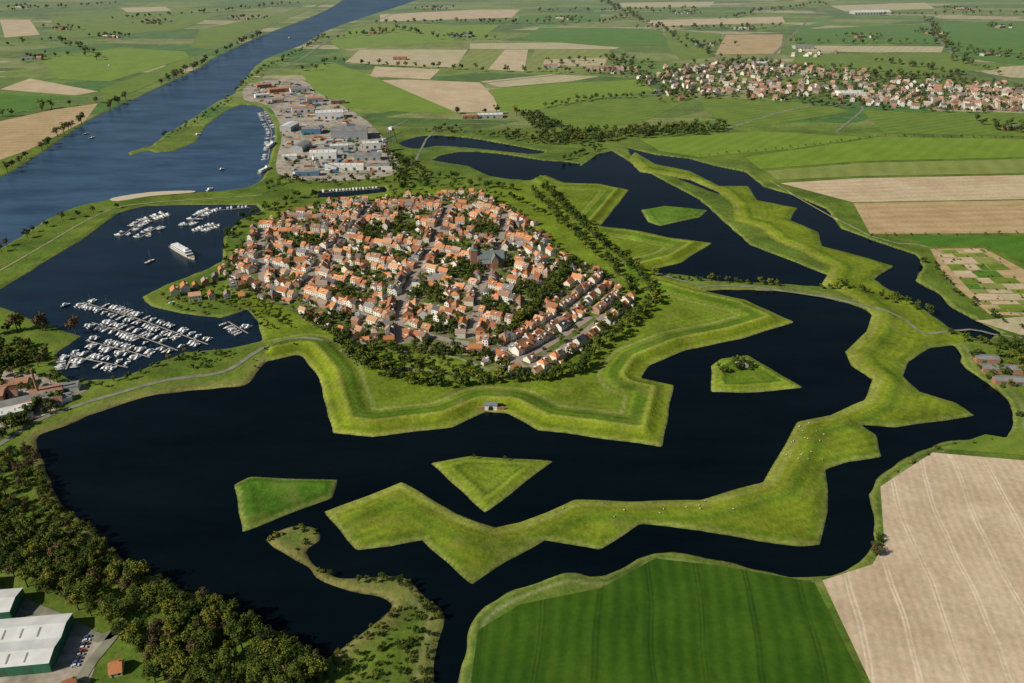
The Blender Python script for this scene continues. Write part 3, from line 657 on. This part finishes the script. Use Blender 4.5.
trow('tree_row',[(262,190),(285,182),(330,184),(400,183),(440,178),(470,186),(520,192)],8,6,0.6,1.2,MID)
trow('tree_row',[(440,190),(480,194),(515,200),(545,215)],9,5,0.6,1.1,MID+LIT)
trow('tree_row',[(335,338),(345,352),(372,372),(410,385),(450,387),(480,385),(520,376)],5,3,0.8,1.25,MID)
trow('tree_row',[(300,318),(335,338),(380,350),(420,352),(470,358),(500,370)],7,4,0.6,1.1,MID)
tfill('park_trees',[(340,350),(400,350),(440,352),(490,376),(470,388),(390,384),(350,365)],120,0.45,1.0,MID+LIT+BUSH)
trow('tree_row',[(500,340),(520,326),(545,303),(565,280),(572,262)],5,3,0.9,1.3,MID)
trow('tree_row',[(545,190),(565,212),(600,245),(625,265),(648,288),(655,302),(630,325),(600,350),(585,372),(540,382),(500,382)],6,2,0.9,1.35,MID)
trow('tree_row',[(535,195),(560,222),(590,250),(612,268),(632,292),(600,335)],8,3,0.8,1.3,MID)
trow('tree_row',[(655,276),(690,282),(740,284),(775,287)],8,2,0.5,0.9,MID)
trow('tree_row',[(820,290),(850,291),(880,300),(905,306),(935,318),(950,325)],7,3,0.6,1.1,MID)
trow('tree_row',[(950,340),(990,345),(1020,345)],12,5,0.6,1.1,MID)
tfill('tree_group',[(960,350),(1024,340),(1100,345),(1100,420),(1020,400),(985,380)],90,0.5,1.0,MID+LIT)
trow('tree_row',[(925,262),(960,295),(1000,322),(1024,332)],14,4,0.5,0.9,MID)
tfill('allotment_bushes',[(931,251),(983,249),(1060,300),(1060,317),(990,316)],60,0.2,0.45,LIT)
tfill('island_trees',[(714,368),(730,360),(752,364),(750,374),(716,376)],14,0.45,0.8,MID)
for u,v in [(738,369),(745,371)]: put('blossom_tree',BLO[0],*G(u,v),None,0,0.9)
for u,v in [(474,461),(505,463)]: put('broadleaf_tree',MID[1],*G(u,v),None,0,0.4)
tfill('woodland',[(400,140),(440,128),(540,134),(560,146),(530,146),(470,134),(420,134),(400,142)],60,0.6,1.1,MID)
tfill('woodland',[(520,118),(535,116),(575,134),(640,130),(725,126),(725,134),(640,140),(560,146),(530,130)],230,0.9,1.5,MID)
tfill('tree_group',[(540,60),(640,56),(660,70),(640,80),(560,72)],70,0.8,1.5,MID)
tfill('tree_group',[(380,150),(420,165),(430,180),(395,182)],50,0.7,1.2,MID)
trow('tree_row',[(545,108),(600,100),(650,97),(700,92)],14,5,0.9,1.5,MID)
trow('tree_row',[(560,163),(600,150),(540,140)],12,5,0.7,1.2,MID)
trow('tree_row',[(620,62),(640,80),(700,72),(760,66)],18,10,1,1.7,MID)
trow('tree_row',[(880,62),(930,70),(960,76)],9,9,1,1.6,MID)
trow('tree_row',[(870,76),(940,80),(985,86)],13,8,1,1.6,MID)
for pl in ([(725,20),(760,12),(830,4)],[(330,40),(400,30),(450,40),(500,40)],[(540,12),(620,12),(700,10)],[(120,20),(220,12),(300,4)],[(0,12),(60,8),(120,4)],[(100,60),(60,40),(0,46)],[(600,0),(660,30),(720,60)],[(925,20),(960,62),(1000,76)],[(790,44),(940,44),(1024,62)],[(640,30),(790,27)],[(880,16),(1024,14)],[(480,24),(600,24),(640,14)],[(300,72),(330,62),(375,66),(490,72),(600,74)],[(455,114),(520,116)],[(380,24),(520,22)],[(0,118),(50,109),(98,103)]): trow('tree_row',pl,34,12,1.1,1.9,MID)
trow('tree_row',[(450,38),(475,37)],14,7,1.3,2,MID)
trow('tree_row',[(660,104),(690,98),(740,100)],20,10,0.8,1.3,MID)
trow('tree_row',[(995,130),(1024,133),(1080,135)],9,5,1,1.5,MID)
trow('hedge',[(700,157),(790,149),(880,137),(1024,139)],18,2,0.25,0.5,MID)
trow('hedge',[(870,237),(1024,235)],20,2,0.3,0.5,MID)
tfill('woodland',[(60,0),(200,-3),(330,-6),(330,-9),(60,-9)],140,1.5,2.5,MID)
tfill('woodland',[(500,-4),(700,-6),(1024,-6),(1100,-9),(500,-10)],260,1.5,2.6,MID)
# village: loose, strung along its lanes
for pl,wd,n_ in (([(645,84),(700,80),(760,86),(840,92),(920,96),(1024,102),(1120,110)],50,150),([(680,74),(740,68),(800,76),(870,80)],70,90),([(840,100),(930,106),(1024,107)],30,50),([(890,84),(950,90),(1024,94)],60,55),([(800,66),(820,50)],40,8),([(590,70),(640,72)],40,14),([(650,96),(720,92),(800,98)],40,30)):
    W=GP(pl); seg=resample(W,8)
    ribbon('village_lane',W,6,lane)
    k=0;cc_=0
    while cc_<n_ and k<n_*8:
        k+=1; i=random.randrange(len(seg)-1); q0=seg[i]; q1=seg[i+1]; an=math.atan2(q1[1]-q0[1],q1[0]-q0[0]); o=random.choice([-1,1])*random.choice([12,random.uniform(20,wd*1.8)])
        p=(q0[0]-math.sin(an)*o,q0[1]+math.cos(an)*o)
        if near(p,15): continue
        put('village_house',random.choice(hv),p[0],p[1],None,an+(0 if o>0 else math.pi)+random.choice([0,0,math.pi/2]),1.25); reg(p); cc_+=1
VIL=[(628,86),(680,66),(740,60),(800,66),(880,72),(960,80),(1024,88),(1150,102),(1150,124),(1024,114),(930,114),(830,108),(760,102),(670,98)]
tfill('village_trees',VIL,820,0.7,1.5,MID+LIT,8)
# ---------------------------------------------------------------- sheds
blue=simple('blue_cladding',(0.10,0.2,0.36),0.5); green=simple('green_cladding',(0.04,0.16,0.09),0.5); grey=simple('grey_cladding',(0.36,0.37,0.38),0.5); lroof=simple('light_metal_roof',(0.60,0.60,0.57),0.5,0.3,0.12,0.1); rust=simple('rust_roof',(0.36,0.19,0.12),0.8,0.2,0.25,0.1); groof=simple('grey_roof',(0.20,0.20,0.19),0.7,0.2,0.25,0.1); orange=simple('orange_paint',(0.5,0.16,0.05),0.6)
def shed(name,u,v,w,dp,h,rz,wm_,rm,n=1,world=None):
    b_=MB()
    for i in range(n):
        y0=-dp/2+i*dp/n; y1=y0+dp/n-0.02*(n>1)
        b_.box(-w/2,w/2,y0,y1,-.5,h,0); b_.gable(-w/2,w/2,y0,y1,h,h+dp/n*0.11,1,0,0.2)
        if w>20:
            k=(dp/n*0.11)/(dp/n/2)
            for j in range(int(w/9)):
                xx=-w/2+4+j*9; ya,yb=y0+1.5,(y0+y1)/2-1.5
                b_.face([(xx,ya,h+(ya-y0)*k+0.12),(xx+1.0,ya,h+(ya-y0)*k+0.12),(xx+1.0,yb,h+(yb-y0)*k+0.12),(xx,yb,h+(yb-y0)*k+0.12)],2)
    for j in range(max(1,int(w/14))):
        xx=-w/2+5+j*13
        if xx+4>w/2: break
        b_.face([(xx,-dp/2-.04,0),(xx+4,-dp/2-.04,0),(xx+4,-dp/2-.04,min(4.5,h-1)),(xx,-dp/2-.04,min(4.5,h-1))],3)
    p=world or G(u,v); put(name,b_.mesh(name,[wm_,rm,groof,doorm]),*p,LAND,rz)
for a in [(350,138,64,44,16,0.15,grey,groof,2),(330,118,54,26,12,0.2,white,lroof,1),(303,112,44,20,9,0.3,white,rust,1),(290,130,40,22,9,1.4,grey,lroof,1),(302,150,40,20,9,1.4,grey,groof,1),(324,158,44,22,10,0.1,white,lroof,1),(368,160,44,18,9,0.1,grey,groof,1),(345,170,60,14,8,0.05,white,lroof,1),(282,92,60,20,8,0.5,brick,rust,1),(264,88,34,16,8,0.5,brick,rust,1),(300,92,44,18,8,0.4,white,groof,1),(315,102,34,20,8,0.3,grey,rust,1),(290,160,24,14,7,0.2,white,lroof,1),(308,176,36,12,7,0.1,blue,groof,1),(380,170,40,12,7,0.1,white,groof,1),(278,103,26,14,7,0.4,grey,rust,1),(312,134,34,20,10,0.1,blue,groof,1),(262,98,30,14,7,0.5,white,lroof,1),(338,104,30,14,7,0.3,brick,groof,1),(372,148,30,16,9,0.2,white,lroof,1),(295,143,22,12,6,0.2,white,rust,1),(340,150,30,14,8,0.1,grey,lroof,1)]: shed('shipyard_hall',*a)
shed('warehouse',22,652,44,34,7,0.12,green,lroof,2); shed('warehouse',-2,612,24,18,7,0.12,green,lroof); shed('warehouse',-40,600,30,24,7,0.12,grey,groof)
for a in [(30,405,40,12,5,0.5,brick,groof),(10,418,34,12,6,0.5,white,lroof),(48,396,24,12,5,0.5,brick,rust),(70,391,16,10,5,0.3,white,groof),(-10,402,26,16,7,0.3,brick,rust),(15,388,24,12,5,0.3,brick,rust),(20,412,18,10,5,0.5,brick,rust),(62,402,16,9,4,0.5,white,groof)]: shed('factory_building',*a)
for a in [(1000,372,34,10,4,-0.1,brick,groof),(1010,384,30,10,4,-0.1,brick,groof),(985,362,20,10,4,-0.1,brick,groof)]: shed('farm_building',*a)
for a in [(462,37,70,26,8,0,grey,groof),(803,49,60,24,8,0.1,grey,groof),(490,118,50,18,7,0.1,grey,lroof),(470,119,30,14,7,0.1,brick,rust),(870,14,160,50,8,0.1,grey,lroof),(605,70,40,18,7,0.2,brick,rust),(400,60,36,20,7,0,brick,rust),(550,68,40,18,7,0,grey,rust),(850,96,60,30,8,0.1,white,lroof),(760,66,50,22,8,0.1,grey,lroof)]: shed('farm_barn',*a)
for u,v in [(60,30),(30,60),(110,38),(240,20),(370,34),(560,20),(680,14),(740,30),(930,34),(1000,28),(960,10),(860,38),(430,10),(20,8),(150,24),(700,46),(985,56),(1010,130)]:
    p=G(u,v); shed('farm_barn',u,v,random.uniform(26,44),16,6,random.uniform(-.4,.6),random.choice([brick,grey]),random.choice([rust,groof,lroof])); put('farmhouse',random.choice(hv),p[0]+34,p[1]-10,None,random.uniform(0,1),1.3)
    e=empty('farm_trees')
    for i in range(16): x_,y_=p[0]+random.gauss(10,38),p[1]+random.gauss(20,30); put('tree',random.choice(MID),x_,y_,LAND,random.random()*6,random.uniform(0.9,1.6),e)
for u,v,r_ in [(118,672,0.3),(72,690,0.5),(15,398,0.4),(60,404,0.3)]: put('brick_house',hs[0][0],*G(u,v),None,r_,1)
cz=MB(); cz.cone(0,0,-.5,26,1.2,0.8,10,0); put('factory_chimney',cz.mesh('c',[brick]),*G(40,398))
# yard clutter
cts=[]
for c_ in [blue,orange,green,white,rust,grey]:
    b_=MB(); b_.box(-6,6,-1.2,1.2,0,2.6,0)
    for i in range(11): b_.box(-5.7+i*1.05,-5.3+i*1.05,-1.26,-1.22,0.1,2.5,0); b_.box(-5.7+i*1.05,-5.3+i*1.05,1.22,1.26,0.1,2.5,0)
    cts.append(b_.mesh('container',[c_]))
YD=GP([(255,86),(300,84),(325,99),(365,124),(388,150),(396,168),(380,175),(330,179),(290,176),(280,165),(286,132),(272,106),(250,99)])
YB=np.array(YD); e=0;k=0
while e<190 and k<3000:
    k+=1; p=(random.uniform(YB[:,0].min(),YB[:,0].max()),random.uniform(YB[:,1].min(),YB[:,1].max()))
    if not inpoly(p,YD): continue
    put('shipping_container',random.choice(cts),*p,LAND+0.07,random.choice([0.15,1.72,0.3]),(random.uniform(0.6,1.3),random.uniform(1,2.0),random.uniform(0.8,1.3))); e+=1
tfill('yard_trees',[(250,84),(300,80),(325,97),(368,122),(395,150),(402,176),(330,182),(285,178)],60,0.5,0.9,MID+LIT)
def crane(u,v,h,rz):
    b_=MB()
    for x_ in (-7,7):
        for y_ in (-6,6): b_.cone(x_,y_,0,h*0.6,0.9,0.7,4,0,x_*0.5,y_*0.5)
    b_.box(-5,5,-4,4,h*0.6,h*0.6+1.5,0,bottom=True); b_.box(-3,3,-3,3,h*0.6+1.5,h*0.6+6,1)
    b_.cone(0,2,h*0.6+5,h,0.9,0.5,4,0)
    for dx in (-0.8,0.8):
        b_.face([(dx,-2,h*0.7),(dx,-2,h*0.7+1.4),(dx*0.3,-34,h*1.15+0.6),(dx*0.3,-34,h*1.15)],0)
    b_.box(-1.6,1.6,3,10,h*0.62,h*0.62+3,0,bottom=True)
    put('harbour_crane',b_.mesh('crane',[groof,white]),*G(u,v),LAND,rz)
crane(392,144,38,1.2); crane(385,152,26,2.0); crane(316,170,24,0.6)
# ---------------------------------------------------------------- boats
navy=simple('navy_paint',(0.03,0.05,0.12),0.3); teak=simple('teak_deck',(0.34,0.24,0.14),0.6); gel,_,bb=newmat('gelcoat',0.3,0.4); bb.inputs['Base Color'].default_value=(0.76,0.76,0.73,1)
def hull(b_,L,B,h,mi=0,dm=1,bow=0.35):
    st=[(-L/2,0.85),(-L/4,1.0),(0.0,1.0),(L*0.2,0.88),(L*(0.5-bow*0.35),0.55),(L/2,0.02)]
    top=[(x,B/2*k,h*(1+0.25*max(0,x/L))) for x,k in st]; bot=[(x*0.92,B/2*k*0.72,-0.2) for x,k in st]
    for s_ in (1,-1):
        for i in range(len(st)-1):
            a=[(bot[i][0],s_*bot[i][1],bot[i][2]),(bot[i+1][0],s_*bot[i+1][1],bot[i+1][2]),(top[i+1][0],s_*top[i+1][1],top[i+1][2]),(top[i][0],s_*top[i][1],top[i][2])]
            b_.face(a if s_<0 else a[::-1],mi)
    b_.face([(top[0][0],-top[0][1],top[0][2]),(top[0][0],top[0][1],top[0][2]),(bot[0][0],bot[0][1],-0.2),(bot[0][0],-bot[0][1],-0.2)],mi)
    for i in range(len(st)-1):
        a,c=top[i],top[i+1]; b_.face([(a[0],-a[1],a[2]-.05),(c[0],-c[1],c[2]-.05),(c[0],c[1],c[2]-.05),(a[0],a[1],a[2]-.05)],dm)
def motor(L,B,hm):
    b_=MB(); hull(b_,L,B,1.2,hm,0); b_.frustum(-L*.3,L*.2,-B*.36,B*.36,1.15,2.1,0,0.3,0.15); b_.frustum(-L*.28,L*.14,-B*.345,B*.345,1.5,1.95,2,0.2,0.1)
    b_.frustum(-L*.25,L*.05,-B*.3,B*.3,2.1,2.9,0,0.4,0.15); b_.face([(-L*.45,-B*.35,1.3),(-L*.3,-B*.35,1.3),(-L*.3,B*.35,1.3),(-L*.45,B*.35,1.3)],3); return b_.mesh('yacht',[gel,teak,glass,navy])
def sail(L,B,hm):
    b_=MB(); hull(b_,L,B,1.0,hm,0); b_.frustum(-L*.1,L*.22,-B*.28,B*.28,0.95,1.5,0,0.5,0.2); b_.face([(-L*.42,-B*.28,1.04),(-L*.12,-B*.28,1.04),(-L*.12,B*.28,1.04),(-L*.42,B*.28,1.04)],1)
    b_.cone(L*.1,0,1.4,L*1.2,0.07,0.04,5,4); b_.frustum(-L*.3,L*.09,-0.2,0.2,2.2,2.6,3,0.1,0.05,bottom=True); return b_.mesh('yacht',[gel,teak,glass,navy,grey])
BO=[('motor_yacht',motor(9.5,3.2,0)),('motor_yacht',motor(11.5,3.8,0)),('motor_yacht',motor(8,2.8,3)),('sailing_yacht',sail(9.5,3.0,0)),('sailing_yacht',sail(11,3.3,3)),('motor_yacht',motor(10,3.4,0))]
jm=simple('jetty_planks',(0.30,0.28,0.23),0.8)
def jetty(pl,both=True,dens=0.68,sp=4.8):
    W=GP(pl); ribbon('jetty',W,1.4,jm,drape=False,zz=0.7)
    for a,b_ in zip(W[:-1],W[1:]):
        L=math.hypot(b_[0]-a[0],b_[1]-a[1]); dx,dy=(b_[0]-a[0])/L,(b_[1]-a[1])/L; ang=math.atan2(dy,dx)
        for s_ in ((1,-1) if both else (1,)):
            t=2
            while t<L-2:
                if random.random()<dens:
                    nm,me_=random.choice(BO); o=6.2+random.uniform(-.3,.6); p=(a[0]+dx*t-dy*s_*o,a[1]+dy*t+dx*s_*o)
                    if hgt(*p)<-0.4: put(nm,me_,p[0],p[1],0.08,ang+s_*math.pi/2+(math.pi if random.random()<.5 else 0)+random.uniform(-.06,.06),random.uniform(0.8,1.02))
                t+=sp
for pl in [[(84,303),(140,320),(208,345)],[(92,323),(140,337),(178,351)],[(86,341),(130,352),(150,358)],[(68,356),(108,364),(128,368)],[(122,236),(142,222),(168,213)],[(140,238),(160,226)],[(186,226),(200,215),(214,209)],[(66,370),(74,352)],[(160,292),(205,277)],[(228,322),(248,334)],[(195,232),(220,224)]]: jetty(pl)
jetty([(322,193),(380,189)],False,0.9); jetty([(215,211),(250,208)],False,0.9); jetty([(262,112),(272,132),(268,160)],True,0.5); jetty([(196,126),(210,116)],True,0.7)
for u,v in [(92,138),(110,66),(66,306),(222,170),(198,135),(170,304),(290,38),(86,134),(210,190),(150,262)]:
    nm,me_=random.choice(BO); put(nm,me_,*G(u,v),0.08,random.uniform(0.8,1.4),1.2)
def ship(L,B,decks):
    b_=MB(); hull(b_,L,B,2.4,0,1,0.3); z_=2.4
    for i in range(decks):
        b_.frustum(-L*.4+i*2,L*.32-i*3,-B*.42,B*.42,z_,z_+2.4,0,0.2,0.1); b_.frustum(-L*.4+i*2-.02,L*.32-i*3+.02,-B*.42-.03,B*.42+.03,z_+0.9,z_+1.8,2,0.1,0.05); z_+=2.42
    b_.frustum(L*.12,L*.22,-B*.25,B*.25,z_,z_+2.2,0,0.3,0.2); b_.cone(-L*.1,0,z_,z_+4,0.2,0.1,5,3)
    return b_.mesh('ship',[gel,teak,glass,navy])
pa,pb=G(165,243),G(203,265)
put('passenger_ship',ship(60,10,2),(pa[0]+pb[0])/2,(pa[1]+pb[1])/2,0.08,math.atan2(pb[1]-pa[1],pb[0]-pa[0]))
put('moored_ship',ship(44,8,1),*G(271,146),0.08,1.5) ; put('moored_ship',ship(36,7,1),*G(265,171),0.08,1.3)
# ---------------------------------------------------------------- cars, sheep
def carmesh(c):
    b_=MB(); b_.frustum(-2.1,2.1,-.85,.85,.3,.85,0,0.1,0.06,True); b_.frustum(-1.5,1.0,-.78,.78,.85,1.42,1,0.45,0.14); b_.frustum(-1.1,0.55,-.66,.66,1.42,1.46,0,0.05,0.05)
    for x_ in (-1.3,1.3):
        for y_ in (-.88,.72):
            n=10; A_=[(x_+.32*math.cos(2*math.pi*i/n),y_,.32+.32*math.sin(2*math.pi*i/n)) for i in range(n)]; B_=[(p[0],y_+.16,p[2]) for p in A_]
            b_.face(A_,2); b_.face(B_[::-1],2)
            for i in range(n): b_.face([A_[i],A_[(i+1)%n],B_[(i+1)%n],B_[i]],2)
    return b_.mesh('car',[c,glass,asphalt])
cars=[carmesh(simple('car_paint',c,0.3,0.5,0.02)) for c in ((0.6,0.6,0.6),(0.05,0.05,0.06),(0.25,0.03,0.02),(0.06,0.1,0.25),(0.3,0.31,0.32))]
for s in SW[:6]:
    for a,b_ in zip(s[:-1],s[1:]):
        L=math.hypot(b_[0]-a[0],b_[1]-a[1]); an=math.atan2(b_[1]-a[1],b_[0]-a[0])
        for i in range(int(L/9)):
            if random.random()<0.45: t=(i+.5)*9/L; put('parked_car',random.choice(cars),a[0]+(b_[0]-a[0])*t-math.sin(an)*2,a[1]+(b_[1]-a[1])*t+math.cos(an)*2,LAND+0.3,an)
for i in range(9):
    p=G(76+i*1.6,668-i*3.6); put('parked_car',random.choice(cars),*p,LAND+0.08,0.3)
wool=simple('sheep_wool',(0.55,0.52,0.42),0.95); dark=simple('sheep_face',(0.1,0.09,0.08))
b_=MB()
for zz,r0,r1 in ((0.45,0.2,0.36),(0.62,0.36,0.38),(0.82,0.38,0.2)):
    n=8
    A_=[(1.7*r0*math.cos(2*math.pi*i/n),r0*0.85*math.sin(2*math.pi*i/n),zz) for i in range(n)]; B_=[(1.7*r1*math.cos(2*math.pi*i/n),r1*0.85*math.sin(2*math.pi*i/n),zz+0.2) for i in range(n)]
    for i in range(n): b_.face([A_[i],A_[(i+1)%n],B_[(i+1)%n],B_[i]],0)
    b_.face(B_,0)
b_.frustum(0.5,0.95,-.12,.12,.55,.85,1,0.06,0.04,True)
for x_ in (-.38,.38):
    for y_ in (-.16,.16): b_.cone(x_,y_,0,.5,.05,.07,5,1)
sm=b_.mesh('sheep',[wool,dark])
for i in range(34):
    p=G(random.gauss(803,14),random.gauss(445,11)) if i<24 else G(random.gauss(690,40),random.gauss(512,4))
    if hgt(*p)>0.8: put('sheep',sm,*p,None,random.uniform(0,6.3),1.0)
# ---------------------------------------------------------------- light, sky, camera
w=bpy.data.worlds.new('World'); scene.world=w; w.use_nodes=True; nt=w.node_tree
sky=nt.nodes.new('ShaderNodeTexSky'); sky.sky_type='NISHITA'; sky.sun_disc=False
sd=Vector((-0.84,-0.38,0)).normalized(); el=math.radians(36)
sky.sun_elevation=el; sky.sun_rotation=math.atan2(sd.x,sd.y); sky.air_density=1.0
bg=nt.nodes['Background']; bg.inputs['Strength'].default_value=0.055; nt.links.new(sky.outputs[0],bg.inputs[0])
L=bpy.data.lights.new('sun','SUN'); L.energy=5.0; L.angle=math.radians(0.5); L.color=(1,0.93,0.80)
lo=bpy.data.objects.new('sun',L); scene.collection.objects.link(lo)
lo.rotation_euler=Vector((sd.x*math.cos(el),sd.y*math.cos(el),math.sin(el))).to_track_quat('Z','Y').to_euler()
cam=bpy.data.cameras.new('camera'); cam.sensor_width=36; cam.lens=36*F/1024; cam.clip_start=1; cam.clip_end=60000
co=bpy.data.objects.new('camera',cam); scene.collection.objects.link(co); co.location=(0,0,H); co.rotation_euler=(math.pi/2-PITCH,0,0)
scene.camera=co
scene.view_settings.view_transform='Standard'; scene.view_settings.look='None'; scene.view_settings.exposure=0
